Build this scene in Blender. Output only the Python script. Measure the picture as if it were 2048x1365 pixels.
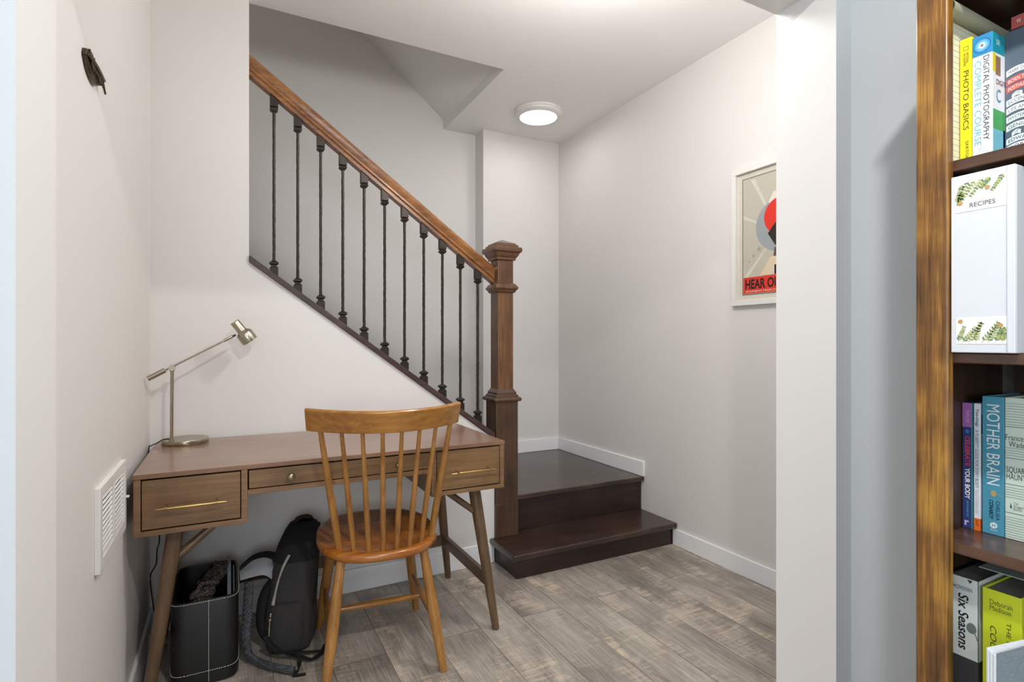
import bpy, bmesh, math, random
from mathutils import Vector, Matrix
random.seed(7)
S = bpy.context.scene
for o in list(bpy.data.objects): bpy.data.objects.remove(o)
COL = S.collection
R = math.radians

# ------------------------------------------------------------------ camera, world, light, exposure
cam = bpy.data.cameras.new('camera'); co = bpy.data.objects.new('camera', cam); COL.objects.link(co)
co.location = (0, 0, 1.15); co.rotation_euler = (R(90), 0, R(-27.565))
cam.sensor_width = 36; cam.lens = 1084.69*36/2048; cam.shift_y = 2.15/2048; cam.clip_start = .02
S.camera = co
S.view_settings.view_transform = 'Standard'; S.view_settings.look = 'None'
S.view_settings.gamma = 1; S.view_settings.use_curve_mapping = False
S.view_settings.exposure = 0.72
w = bpy.data.worlds.new('sky'); S.world = w; w.use_nodes = True
w.node_tree.nodes['Background'].inputs[0].default_value = (.75, .86, 1, 1)
w.node_tree.nodes['Background'].inputs[1].default_value = 1.0

def area(name, loc, rot, size, power, color, sy=None, disk=False, spread=180):
    l = bpy.data.lights.new(name, 'AREA'); o = bpy.data.objects.new(name, l); COL.objects.link(o)
    l.energy = power; l.color = color; l.size = size; l.spread = R(spread)
    if disk: l.shape = 'DISK'
    elif sy: l.shape = 'RECTANGLE'; l.size_y = sy
    o.location = loc; o.rotation_euler = [R(a) for a in rot]
    return o
# daylight through two unseen windows, added to the front room to carry light
area('assumed_rear_daylight', (-.7, -3.12, 1.5), (90, 0, 0), 1.9, 36, (.86, .94, 1), 1.2)
area('assumed_side_daylight', (-2.72, -1.1, 1.5), (90, 0, -90), 1.7, 13, (.82, .91, 1), 1.2)
# stair hall flush light; front room recessed lights unseen, the second added as fill
CANS = [(.45, .08), (-1.2, -1.3)]
CAN_POWER = [13, 7]
HALL_LAMP = (1.815, 3.10)
area('hall_lamp_light', (HALL_LAMP[0], HALL_LAMP[1], 2.632), (0, 0, 0), .17, .7, (1, .97, .94), disk=True)
HALL_FILL = (1.15, 1.45)  # unseen globe lamp, added to brighten the hall and its ceiling
pl_ = bpy.data.lights.new('globe_fill_light', 'POINT'); plo = bpy.data.objects.new('globe_fill_light', pl_); COL.objects.link(plo)
plo.location = (HALL_FILL[0], HALL_FILL[1], 2.36); pl_.energy = 17.5; pl_.color = (1, .975, .95); pl_.shadow_soft_size = .09
for (x, y), p in zip(CANS, CAN_POWER):
    area('recessed_lamp_light', (x, y, 2.343), (0, 0, 0), .075, p, (1, .98, .95), disk=True)
area('upper_stair_fill', (-.9, 3.2, 4.2), (0, 0, 0), .2, 2.0, (1, .95, .9), disk=True)  # added lamp without a fixture, lifts the dark upper stairwell

# ------------------------------------------------------------------ materials
def lin(c):
    return tuple(((v/255)/12.92 if v/255 <= .04045 else ((v/255+.055)/1.055)**2.4) for v in c)+(1,)
class NT:
    def __init__(s, name):
        s.m = bpy.data.materials.new(name); s.m.use_nodes = True; s.t = s.m.node_tree
        s.b = s.t.nodes['Principled BSDF']
    def n(s, typ, **kw):
        nd = s.t.nodes.new(typ)
        for k, v in kw.items():
            if k.startswith('i_'):
                k = k[2:]; nd.inputs[int(k) if k.isdigit() else k.replace('_', ' ')].default_value = v
            else: setattr(nd, k, v)
        return nd
    def l(s, a, b): s.t.links.new(a, b)
    def set(s, **kw):
        for k, v in kw.items(): s.b.inputs[k.replace('_', ' ')].default_value = v
    def coords(s, scale=(1, 1, 1), rot=(0, 0, 0)):
        c = s.n('ShaderNodeTexCoord'); mp = s.n('ShaderNodeMapping')
        mp.inputs['Scale'].default_value = scale; mp.inputs['Rotation'].default_value = rot
        s.l(c.outputs['Object'], mp.inputs[0]); return mp.outputs[0]
    def bump(s, h, strength, dist=.002):
        b = s.n('ShaderNodeBump'); b.inputs['Strength'].default_value = strength; b.inputs['Distance'].default_value = dist
        s.l(h, b.inputs['Height']); s.l(b.outputs[0], s.b.inputs['Normal'])
    def ramp(s, fac, stops):
        r = s.n('ShaderNodeValToRGB'); e = r.color_ramp.elements
        while len(e) < len(stops): e.new(.5)
        for i, (p, c) in enumerate(stops): e[i].position = p; e[i].color = c
        s.l(fac, r.inputs[0]); return r.outputs[0]
def plain(name, c, rough=.5, metal=0, coat=0, noise=.06, nscale=30, bump=0):
    t = NT(name); t.set(Roughness=rough, Metallic=metal, Coat_Weight=coat, Coat_Roughness=.15)
    n = t.n('ShaderNodeTexNoise', i_Scale=nscale, i_Detail=4.0); t.l(t.coords(), n.inputs['Vector'])
    b = lin(c)
    t.l(t.ramp(n.outputs[0], [(.3, tuple(v*(1-noise) for v in b[:3])+(1,)), (.7, tuple(min(1, v*(1+noise)) for v in b[:3])+(1,))]), t.b.inputs['Base Color'])
    if bump: t.bump(n.outputs[0], bump, .001)
    return t.m
def paint(name, c, rough=.6, bump=.05):
    t = NT(name); t.set(Roughness=rough, Base_Color=lin(c))
    n = t.n('ShaderNodeTexNoise', i_Scale=260.0, i_Detail=3.0); t.l(t.coords(), n.inputs['Vector'])
    t.bump(n.outputs[0], bump, .0015); return t.m
def wood(name, dark, mid, light, axis='Z', scale=28, rough=.35, coat=.2, streak=.5, bump=.08, blot=1.6):
    t = NT(name); t.set(Roughness=rough, Coat_Weight=coat, Coat_Roughness=.12)
    k = {'X': 0, 'Y': 1, 'Z': 2}[axis]
    sc = [scale]*3; sc[k] = scale*.06
    v = t.coords(tuple(sc))
    n1 = t.n('ShaderNodeTexNoise', i_Scale=1.0, i_Detail=7.0, i_Roughness=.62, i_Distortion=.35); t.l(v, n1.inputs['Vector'])
    sc2 = [scale*7]*3; sc2[k] = scale*.12
    n2 = t.n('ShaderNodeTexNoise', i_Scale=1.0, i_Detail=3.0, i_Roughness=.7); t.l(t.coords(tuple(sc2)), n2.inputs['Vector'])
    n3 = t.n('ShaderNodeTexNoise', i_Scale=blot, i_Detail=3.0); t.l(t.coords((3, 3, 3)), n3.inputs['Vector'])
    a = t.n('ShaderNodeMix', data_type='FLOAT'); a.inputs[0].default_value = streak*.55
    t.l(n1.outputs[0], a.inputs[2]); t.l(n2.outputs[0], a.inputs[3])
    a2 = t.n('ShaderNodeMix', data_type='FLOAT'); a2.inputs[0].default_value = .34
    t.l(a.outputs[0], a2.inputs[2]); t.l(n3.outputs[0], a2.inputs[3])
    t.l(t.ramp(a2.outputs[0], [(.37, lin(dark)), (.5, lin(mid)), (.63, lin(light))]), t.b.inputs['Base Color'])
    t.bump(n2.outputs[0], bump, .0006); return t.m
def weave(name, c1, c2, scale=600, rough=.85, bump=.3):
    t = NT(name); t.set(Roughness=rough)
    ck = t.n('ShaderNodeTexChecker', i_Scale=scale); v = t.coords(); t.l(v, ck.inputs['Vector'])
    n = t.n('ShaderNodeTexNoise', i_Scale=scale*.4, i_Detail=4.0); t.l(v, n.inputs['Vector'])
    a = t.n('ShaderNodeMix', data_type='FLOAT'); a.inputs[0].default_value = .6
    t.l(ck.outputs['Fac'], a.inputs[2]); t.l(n.outputs[0], a.inputs[3])
    t.l(t.ramp(a.outputs[0], [(.25, lin(c1)), (.75, lin(c2))]), t.b.inputs['Base Color'])
    t.bump(a.outputs[0], bump, .001); return t.m
def floor_mat():
    t = NT('weathered_plank_floor'); t.set(Roughness=.42)
    c = t.n('ShaderNodeTexCoord'); sp = t.n('ShaderNodeSeparateXYZ'); t.l(c.outputs['Object'], sp.inputs[0])
    sx = t.n('ShaderNodeMath', operation='ADD'); t.l(sp.outputs[0], sx.inputs[0]); sx.inputs[1].default_value = 4.995
    cb = t.n('ShaderNodeCombineXYZ'); t.l(sp.outputs[1], cb.inputs[0]); t.l(sx.outputs[0], cb.inputs[1])
    br = t.n('ShaderNodeTexBrick', offset=.37, offset_frequency=2)
    for k, v in (('Scale', 1.0), ('Mortar Size', .0011), ('Mortar Smooth', 0.0), ('Bias', 0.0), ('Brick Width', 1.22), ('Row Height', .19)): br.inputs[k].default_value = v
    br.inputs['Color1'].default_value = (0, 0, 0, 1); br.inputs['Color2'].default_value = (1, 1, 1, 1); br.inputs['Mortar'].default_value = (.5, .5, .5, 1)
    t.l(cb.outputs[0], br.inputs['Vector'])
    off = t.n('ShaderNodeVectorMath', operation='SCALE'); off.inputs['Scale'].default_value = 37.0; t.l(br.outputs['Color'], off.inputs[0])
    def nz(scale, det, rough, dist=0):
        ad = t.n('ShaderNodeVectorMath', operation='MULTIPLY_ADD'); t.l(c.outputs['Object'], ad.inputs[0]); ad.inputs[1].default_value = scale; t.l(off.outputs[0], ad.inputs[2])
        n = t.n('ShaderNodeTexNoise', i_Scale=1.0, i_Detail=det, i_Roughness=rough, i_Distortion=dist); t.l(ad.outputs[0], n.inputs['Vector']); return n.outputs[0]
    big = nz((5, 2.2, 1), 5.0, .6, .4)
    grain = nz((190, 6, 1), 5.0, .7)
    patch = nz((7, 3.0, 1), 9.0, .68, .5)
    cross = nz((7, 60, 1), 7.0, .72, .8)
    bg = t.n('ShaderNodeMix', data_type='FLOAT'); bg.inputs[0].default_value = .5; t.l(big, bg.inputs[2]); t.l(grain, bg.inputs[3])
    base = t.ramp(bg.outputs[0], [(.34, lin((118, 108, 101))), (.48, lin((166, 157, 147))), (.62, lin((206, 198, 186)))])
    pm = t.n('ShaderNodeMix', data_type='FLOAT'); pm.inputs[0].default_value = .38; t.l(patch, pm.inputs[2]); t.l(cross, pm.inputs[3])
    mask = t.ramp(pm.outputs[0], [(.505, (0, 0, 0, 1)), (.60, (.9, .9, .9, 1))])
    m1 = t.n('ShaderNodeMix', data_type='RGBA'); t.l(mask, m1.inputs[0]); t.l(base, m1.inputs[6]); m1.inputs[7].default_value = lin((228, 210, 188))
    pv = t.ramp(br.outputs['Color'], [(0, (.72, .72, .74, 1)), (1, (.92, .91, .89, 1))])
    m2 = t.n('ShaderNodeMix', data_type='RGBA', blend_type='MULTIPLY'); m2.inputs[0].default_value = 1; t.l(m1.outputs[2], m2.inputs[6]); t.l(pv, m2.inputs[7])
    m3 = t.n('ShaderNodeMix', data_type='RGBA'); t.l(br.outputs['Fac'], m3.inputs[0]); t.l(m2.outputs[2], m3.inputs[6]); m3.inputs[7].default_value = lin((82, 74, 66))
    t.l(m3.outputs[2], t.b.inputs['Base Color'])
    t.bump(grain, .12, .001); return t.m
def emit(name, c, s):
    t = NT(name); t.set(Base_Color=(.8, .8, .8, 1), Emission_Color=c, Emission_Strength=s); return t.m

M = dict(
 wall=paint('greige_wall_paint', (230, 226.5, 223)), ceil=paint('ceiling_paint', (247, 245, 243), bump=.03),
 room=paint('cool_grey_wall_paint', (200, 205, 208)), jamb=paint('opening_paint', (234, 232, 230)), trim=paint('white_trim_paint', (248, 248, 249), .35, .01),
 white=plain('white_enamel', (236, 234, 230), .35, noise=.02), floor=floor_mat(),
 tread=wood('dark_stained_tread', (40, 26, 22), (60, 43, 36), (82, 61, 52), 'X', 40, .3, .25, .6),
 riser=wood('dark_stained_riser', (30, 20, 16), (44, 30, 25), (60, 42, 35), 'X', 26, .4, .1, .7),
 newel=wood('dark_oak', (58, 38, 24), (102, 69, 44), (140, 98, 60), 'Z', 70, .35, .25, .9),
 newelb=wood('dark_oak_base', (50, 35, 26), (78, 55, 40), (100, 73, 54), 'Z', 70, .38, .2, .9),
 rail=wood('red_oak_rail', (70, 42, 22), (140, 90, 46), (178, 122, 66), 'X', 70, .3, .3, .9),
 cap=wood('stringer_cap_wood', (52, 36, 34), (74, 54, 51), (92, 70, 64), 'X', 40, .4, .1, .8),
 iron=plain('bronzed_iron', (60, 52, 46), .42, .6, noise=.3, nscale=140, bump=.4),
 desktop=wood('walnut_desktop', (118, 84, 68), (136, 102, 80), (150, 116, 93), 'X', 40, .28, .35, .5),
 deskfront=wood('walnut_drawer', (90, 66, 42), (124, 94, 62), (146, 114, 78), 'X', 60, .38, .1, .8),
 deskedge=wood('walnut_edge', (104, 78, 54), (130, 98, 68), (150, 116, 82), 'X', 60, .38, .1, .7),
 deskleg=wood('walnut_leg', (74, 54, 37), (102, 78, 54), (126, 98, 68), 'Z', 60, .36, .15, .7),
 dark_in=plain('dark_cabinet_inside', (34, 24, 18), .6),
 chair=wood('honey_oak', (126, 78, 26), (164, 110, 44), (188, 134, 62), 'X', 60, .28, .35, .7),
 chairv=wood('honey_oak_vertical', (124, 80, 34), (160, 110, 52), (186, 134, 68), 'Z', 60, .28, .35, .7),
 seat=wood('honey_oak_seat', (122, 68, 24), (160, 94, 34), (184, 116, 46), 'X', 50, .25, .4, .7),
 brass=plain('satin_brass', (205, 172, 110), .25, 1, noise=.03), pewter=plain('antique_pewter', (150, 138, 112), .3, 1, noise=.05),
 lamp=plain('brushed_nickel', (172, 162, 144), .27, 1, noise=.06, nscale=200), chrome=plain('chrome', (210, 210, 210), .12, 1),
 black=plain('black_plastic', (16, 16, 17), .4), leather=plain('black_leatherette', (17, 18, 18), .45, noise=.3, nscale=300, bump=.2),
 stitch=plain('white_thread', (208, 204, 196), .7), fabric=weave('charcoal_heather_fabric', (30, 29, 29), (60, 58, 57)),
 fab_black=weave('black_nylon', (9, 9, 10), (26, 26, 28), 900), mesh=weave('air_mesh', (12, 13, 15), (96, 99, 104), 260, .7, .6),
 lining=plain('grey_lining', (150, 155, 160), .55, noise=.1), piping=plain('pale_grey_piping', (160, 156, 150), .6), yarn=weave('brown_yarn', (40, 35, 31), (112, 101, 94), 160, .95, .8),
 folder=plain('clear_grey_plastic', (134, 142, 150), .2, noise=.12), folder2=plain('blue_grey_card', (92, 102, 112), .35),
 orn=plain('dark_pewter_metal', (86, 74, 62), .38, .85, noise=.4, nscale=90, bump=.6), ventshade=plain('painted_duct_shade', (30, 28, 26), .8),
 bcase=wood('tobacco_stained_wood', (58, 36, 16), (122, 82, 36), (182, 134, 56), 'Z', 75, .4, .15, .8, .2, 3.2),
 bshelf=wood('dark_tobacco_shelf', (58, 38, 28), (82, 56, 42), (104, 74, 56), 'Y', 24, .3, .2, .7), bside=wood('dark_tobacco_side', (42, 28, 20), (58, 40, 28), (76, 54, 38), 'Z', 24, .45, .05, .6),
 bback=weave('grey_brown_backing', (92, 86, 76), (132, 126, 114), 500), pages=plain('page_block', (200, 196, 186), .8, noise=.1, nscale=400), pages_d=plain('page_block_grey', (120, 118, 114), .8, noise=.12, nscale=400),
 paper=plain('cream_paper', (226, 226, 200), .7, noise=.02), lamp_on=emit('lit_diffuser', (1, .96, .9, 1), 3.0),
)
def K(c, rough=.45): # small palette of printed colours
    k = 'print_%02x%02x%02x' % tuple(c)
    if k not in M: M[k] = plain(k, c, rough, noise=.015)
    return M[k]

# ------------------------------------------------------------------ object helpers
ORG = {}
def thing(name, label, cat, loc=(0, 0, 0), rz=0, group=None):
    o = bpy.data.objects.new(name, None); COL.objects.link(o); o.location = loc; o.rotation_euler = (0, 0, rz)
    o.empty_display_size = .05
    o['label'] = label; o['category'] = cat
    if group: o['group'] = group
    ORG[o.name] = (Vector(loc), rz); return o
def tag(o, label, cat, group=None, kind=None):
    if label: o['label'] = label
    if cat: o['category'] = cat
    if group: o['group'] = group
    if kind: o['kind'] = kind
    return o
def obj(name, bm, mat, parent=None, bevel=0, segs=2, angle=35, local=False, flat=False, label=None):
    bmesh.ops.recalc_face_normals(bm, faces=bm.faces[:])
    me = bpy.data.meshes.new(name)
    root = parent
    while root is not None and root.parent is not None: root = root.parent
    off = Vector((0, 0, 0))
    if root is not None:
        off = ORG[root.name][0]
        if not local: bmesh.ops.translate(bm, verts=bm.verts[:], vec=-off)
    if root is None and not local:   # own origin at the base centre
        xs = [v.co for v in bm.verts]
        lo = Vector([min(p[i] for p in xs) for i in range(3)]); hi = Vector([max(p[i] for p in xs) for i in range(3)])
        off = Vector(((lo.x+hi.x)/2, (lo.y+hi.y)/2, lo.z)); 
        if name.startswith(('floor', 'wall', 'ceiling')): off = Vector((0, 0, 0))
        bmesh.ops.translate(bm, verts=bm.verts[:], vec=-off)
    bm.to_mesh(me); bm.free()
    for m in (mat if isinstance(mat, (list, tuple)) else [mat]): me.materials.append(m)
    if not flat:
        for p in me.polygons: p.use_smooth = True
        me.set_sharp_from_angle(angle=R(angle))
    o = bpy.data.objects.new(name, me); COL.objects.link(o)
    if parent is not None: o.parent = parent
    else: o.location = off; ORG[o.name] = (off, 0)
    if bevel:
        b = o.modifiers.new('bevel', 'BEVEL'); b.width = bevel; b.segments = segs; b.limit_method = 'ANGLE'; b.angle_limit = R(40); b.harden_normals = False
    if label: o['label'] = label
    return o
def struct(name, bm, mat, bevel=0):
    o = obj(name, bm, mat, None, bevel); o['kind'] = 'structure'; return o
def B(): return bmesh.new()
def box(bm, x0, x1, y0, y1, z0, z1):
    r = bmesh.ops.create_cube(bm, size=1)
    for v in r['verts']: v.co = Vector(((x0+x1)/2+v.co.x*(x1-x0), (y0+y1)/2+v.co.y*(y1-y0), (z0+z1)/2+v.co.z*(z1-z0)))
    return r['verts']
def bx(*a): b = B(); box(b, *a); return b
def poly(bm, pts, mi=0):
    f = bm.faces.new([bm.verts.new(p) for p in pts]); f.material_index = mi; return f
def prism(bm, pts, ext, mi=0):
    ext = Vector(ext); a = [bm.verts.new(p) for p in pts]; b = [bm.verts.new(Vector(p)+ext) for p in pts]; n = len(pts)
    fs = [bm.faces.new(a[::-1]), bm.faces.new(b)]
    for i in range(n): fs.append(bm.faces.new((a[i], a[(i+1) % n], b[(i+1) % n], b[i])))
    for f in fs: f.material_index = mi
def loft(bm, rings, caps=True, closed=True, mi=0):
    V = [[bm.verts.new(p) for p in r] for r in rings]; n = len(rings[0])
    for a, b in zip(V, V[1:]):
        for i in range(n if closed else n-1):
            bm.faces.new((a[i], a[(i+1) % n], b[(i+1) % n], b[i])).material_index = mi
    if caps and closed: bm.faces.new(V[0][::-1]).material_index = mi; bm.faces.new(V[-1]).material_index = mi
    return V
def frame(d):
    d = Vector(d).normalized(); u = d.cross(Vector((0, 0, 1)))
    if u.length < 1e-3: u = Vector((1, 0, 0))
    u.normalize(); return u, d.cross(u).normalized()
def cyl(bm, p0, p1, r0, r1=None, seg=20):
    r1 = r0 if r1 is None else r1; p0 = Vector(p0); p1 = Vector(p1); u, v = frame(p1-p0)
    loft(bm, [[p+(u*math.cos(t)+v*math.sin(t))*r for t in [2*math.pi*i/seg for i in range(seg)]] for p, r in ((p0, r0), (p1, r1))])
def turned(bm, p0, p1, prof, seg=20):            # prof: (fraction along, radius)
    p0 = Vector(p0); p1 = Vector(p1); u, v = frame(p1-p0)
    loft(bm, [[p0.lerp(p1, f)+(u*math.cos(t)+v*math.sin(t))*r for t in [2*math.pi*i/seg for i in range(seg)]] for f, r in prof])
def smooth_pts(pts, n=6):
    P = [Vector(p) for p in pts]; out = []
    for i in range(len(P)-1):
        a = P[max(i-1, 0)]; b = P[i]; c = P[i+1]; d = P[min(i+2, len(P)-1)]
        for k in range(n):
            t = k/n; out.append(.5*((2*b)+(c-a)*t+(2*a-5*b+4*c-d)*t*t+(3*b-a-3*c+d)*t**3))
    out.append(P[-1]); return out
def tube(bm, pts, rx, ry=None, seg=10, n=6, up=None):
    P = smooth_pts(pts, n); ry = rx if ry is None else ry; rings = []
    for i, p in enumerate(P):
        d = (P[min(i+1, len(P)-1)]-P[max(i-1, 0)]).normalized()
        u = d.cross(Vector(up) if up else Vector((0, 0, 1)))
        if u.length < 1e-3: u = Vector((1, 0, 0))
        u.normalize(); v = d.cross(u)
        rings.append([p+u*math.cos(t)*rx+v*math.sin(t)*ry for t in [2*math.pi*k/seg for k in range(seg)]])
    loft(bm, rings)
def lathe(bm, prof, o, axis=(0, 0, 1), seg=40):
    o = Vector(o); a = Vector(axis).normalized(); u, v = frame(a)
    loft(bm, [[o+a*z+(u*math.cos(t)+v*math.sin(t))*r for t in [2*math.pi*i/seg for i in range(seg)]] for r, z in prof])
def sq(cx, cy, z, hx, hy, n=3.0, seg=32, rot=0):
    out = []
    for i in range(seg):
        t = 2*math.pi*i/seg; c, s = math.cos(t), math.sin(t)
        x = hx*math.copysign(abs(c)**(2/n), c); y = hy*math.copysign(abs(s)**(2/n), s)
        out.append(Vector((cx+x*math.cos(rot)-y*math.sin(rot), cy+x*math.sin(rot)+y*math.cos(rot), z)))
    return out
def square(cx, cy, z, h, hy=None):
    hy = h if hy is None else hy
    return [Vector((cx-h, cy-hy, z)), Vector((cx+h, cy-hy, z)), Vector((cx+h, cy+hy, z)), Vector((cx-h, cy+hy, z))]
def text_bm(s, at, right, up, W, H, ext=.0003, shear=0, bold=0):
    """lettering scaled to W x H, lower-left corner at 'at'"""
    cu = bpy.data.curves.new('letters', 'FONT'); cu.body = s; cu.size = 1; cu.shear = shear; cu.offset = bold; cu.resolution_u = 3; cu.space_line = .8
    t = bpy.data.objects.new('letters', cu); COL.objects.link(t)
    dg = bpy.context.evaluated_depsgraph_get(); me = bpy.data.meshes.new_from_object(t.evaluated_get(dg))
    bm = B(); bm.from_mesh(me)
    bpy.data.objects.remove(t); bpy.data.curves.remove(cu); bpy.data.meshes.remove(me)
    xs = [v.co.x for v in bm.verts]; ys = [v.co.y for v in bm.verts]
    x0, x1, y0, y1 = min(xs), max(xs), min(ys), max(ys)
    right = Vector(right).normalized(); up = Vector(up).normalized(); nrm = right.cross(up); at = Vector(at)
    for v in bm.verts: v.co = at+right*((v.co.x-x0)/(x1-x0)*W)+up*((v.co.y-y0)/(y1-y0)*H)+nrm*ext
    return bm
def join(bms):
    b = B()
    for m in bms:
        me = bpy.data.meshes.new('t'); m.to_mesh(me); m.free(); b.from_mesh(me); bpy.data.meshes.remove(me)
    return b

# ------------------------------------------------------------------ the setting
XR, XL, YK, YKB, YB, YF, ZC, XE, XP, XO = 2.248, -.276, 2.56, 2.705, 3.532, 3.67, 2.673, .076, 1.612, 1.362
XJ, XJL, YA, YN, ZH, XW, ZR = 1.333, -.218, .985, .819, 2.05, 1.395, 2.35
struct('floor', bx(-2.7, 2.5, -3.1, 3.9, -.1, 0), M['floor'])
struct('wall_right', bx(XR, XR+.12, YN, YF+.1, 0, 5.2), M['wall'])
struct('wall_left', bx(XL-.12, XL, YA-.01, YK+.05, 0, ZC+.1), M['wall'])
b = B(); zt = lambda x: 1.497-.7365*(x-.07)
prism(b, [(XL-.1, YK, 0), (1.232, YK, 0), (1.232, YK, zt(1.232)), (XE, YK, zt(XE)), (XE, YK, ZC+.02), (XL-.1, YK, ZC+.02)], (0, YKB-YK, 0))
struct('wall_stair', b, M['wall'])
struct('wall_far', bx(-1.75, XP+.01, YF, YF+.12, 0, 5.6), M['wall'])
struct('wall_landing', bx(XP, XR+.05, YB, YF+.12, 0, ZC+.02), M['wall'])
b = B(); box(b, XL-.12, XR+.1, YA-.05, YKB, ZC, ZC+.2); box(b, XO, XR+.1, YKB, YF+.1, ZC, ZC+.2); struct('ceiling', b, M['ceil'])
b = B(); prism(b, [(XO+.02, YKB-.1, 2.7386-.02*.8265), (XO+.02, YKB-.1, 2.9), (-1.75, YKB-.1, 5.5), (-1.75, YKB-.1, 2.7386+.8265*(XO+1.75))], (0, YF-YKB+.15, 0)); struct('ceiling_stair', b, M['ceil'])
struct('wall_stairwell', bx(-1.75, XO, YKB-.1, YKB, ZC+.19, 5.6), M['wall'])
struct('wall_upper', bx(-1.85, -1.7, YKB-.2, YF+.1, 0, 5.6), M['wall'])
b = bx(-1.72, XL-.05, YK+.02, YKB, 0, 3.0); struct('wall_stair_side', b, M['wall'])
# partition with the wide opening, and the front room the photo is taken from
b = B(); box(b, -2.7, XJL, YN, YA, 0, ZC+.15); box(b, XJ, XR+.1, YN, YA, 0, ZC+.15); box(b, XJL, XJ, YN, YA, ZH, ZC+.15)
o = struct('wall_opening', b, [M['room'], M['jamb']])
for p in o.data.polygons:      # reveals, inside of the opening
    c = p.center
    if (abs(p.normal.x) > .9 and XJL-.02 < c.x < XJ+.02) or (p.normal.z < -.9 and abs(c.z-ZH) < .01): p.material_index = 1
struct('wall_room_right', bx(XW, XW+.12, -3.1, YN, 0, ZR), M['room'])
b = B()
for q in [(-2.7, -1.65, 0, ZR), (.25, 1.5, 0, ZR), (-1.65, .25, 0, .9), (-1.65, .25, 2.1, ZR)]: box(b, q[0], q[1], -3.1, -3.0, q[2], q[3])
struct('wall_room_rear', b, M['room'])
b = B()
for q in [(-3.1, -1.95, 0, ZR), (-.25, YN, 0, ZR), (-1.95, -.25, 0, .9), (-1.95, -.25, 2.1, ZR)]: box(b, -2.7, -2.6, q[0], q[1], q[2], q[3])
struct('wall_room_left', b, M['room'])
struct('ceiling_room', bx(-2.7, XW+.1, -3.1, YN, ZR, ZR+.1), M['ceil'])
for i, (x0, x1, y0, y1) in enumerate([(-1.65, .25, -3.09, -3.03), (-2.69, -2.63, -1.95, -.25)]):  # unseen window frames, assumed where the added daylight comes in
    b = B(); wx = x1-x0 > .5
    for (a0, a1, z0, z1) in [(0, .05, .9, 2.1), (.95, 1, .9, 2.1), (0, 1, .9, .95), (0, 1, 2.05, 2.1), (.485, .515, .9, 2.1), (0, 1, 1.485, 1.515)]:
        if wx: box(b, x0+(x1-x0)*a0, x0+(x1-x0)*a1, y0, y1, z0, z1)
        else: box(b, x0, x1, y0+(y1-y0)*a0, y0+(y1-y0)*a1, z0, z1)
    struct('window_%d' % (i+1), b, M['trim'])
BH = .092
struct('baseboard_stair', bx(XL+.014, 1.215, YK-.014, YK, 0, .105), M['trim'], .003)
struct('baseboard_left', bx(XL, XL+.014, YA, YK, 0, .105), M['trim'], .003)
struct('baseboard_right', bx(XR-.014, XR, YA, 2.31, 0, BH), M['trim'], .003)
struct('baseboard_landing_right', bx(XR-.014, XR, 2.555, YB, .33, .33+BH), M['trim'], .003)
struct('baseboard_landing', bx(XP, XR-.014, YB-.014, YB, .33, .33+BH), M['trim'], .003)
struct('baseboard_hall_near', bx(XJ, XR-.014, YA, YA+.014, 0, BH), M['trim'], .003)
struct('baseboard_room_right', bx(XW-.014, XW, -3, YN, 0, BH), M['trim'], .003)

# ------------------------------------------------------------------ staircase and railing
Z1, Z2, Y1, Y2 = .127, .33, 2.315, 2.588
st = thing('staircase', 'dark brown wooden staircase turning at a low landing by the newel', 'staircase', (1.8, 2.9, 0))
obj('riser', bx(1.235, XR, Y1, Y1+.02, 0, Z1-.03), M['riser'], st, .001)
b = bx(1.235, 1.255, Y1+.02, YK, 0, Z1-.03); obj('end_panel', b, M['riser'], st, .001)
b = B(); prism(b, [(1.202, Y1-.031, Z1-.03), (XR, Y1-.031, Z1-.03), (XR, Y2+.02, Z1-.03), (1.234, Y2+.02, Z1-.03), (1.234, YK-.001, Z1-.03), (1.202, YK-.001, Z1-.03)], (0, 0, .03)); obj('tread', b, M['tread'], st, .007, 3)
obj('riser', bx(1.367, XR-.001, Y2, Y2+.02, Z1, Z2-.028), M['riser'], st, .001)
b = B(); prism(b, [(1.367, Y2-.03, Z2-.028), (XR-.001, Y2-.03, Z2-.028), (XR-.001, YB-.001, Z2-.028), (1.25, YB-.001, Z2-.028), (1.25, 2.707, Z2-.028), (1.367, 2.707, Z2-.028)], (0, 0, .028)); obj('landing', b, M['tread'], st, .006, 3)
b = B()
for k in range(7):
    x = 1.25-k*.252; z = Z2+(k+1)*.187
    prism(b, [(x, YKB+.002, z-.187), (x, YKB+.002, z-.028), (x+.03, YKB+.002, z-.028), (x+.03, YKB+.002, z), (x-.252, YKB+.002, z), (x-.252, YKB+.002, z-.187)], (0, YF-YKB-.004, 0))
struct('floor_upper_stairs', b, M['tread'])
rl = thing('stair_railing', 'oak handrail on dark iron balusters ending at a square newel post', 'railing', (1.298, 2.607, Z1))
NX, NY = 1.299, 2.606
def nsq(b, prof): loft(b, [square(NX, NY, z, h) for z, h in prof])
b = B(); nsq(b, [(1.02*0+.30, .0455), (1.60, .0455)]); nw = obj('newel_post', b, M['newel'], rl, .003)
b = B(); nsq(b, [(Z1, .0655), (.302, .0655)]); nsq(b, [(.302, .064), (.845, .064)]); obj('newel_base', b, M['newelb'], nw, .002)
b = B(); nsq(b, [(.835, .066), (.838, .076), (.846, .080), (.856, .076), (.860, .066), (.868, .066), (.872, .058), (.884, .058), (.888, .054), (.9, .048), (.902, .0455)]); obj('newel_collar', b, M['newelb'], nw, .0015)
b = B(); nsq(b, [(1.412, .047), (1.415, .054), (1.424, .057), (1.434, .066), (1.443, .066), (1.449, .060), (1.453, .060), (1.460, .052), (1.464, .046)]); obj('newel_collar', b, M['newel'], nw, .0015)
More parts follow.
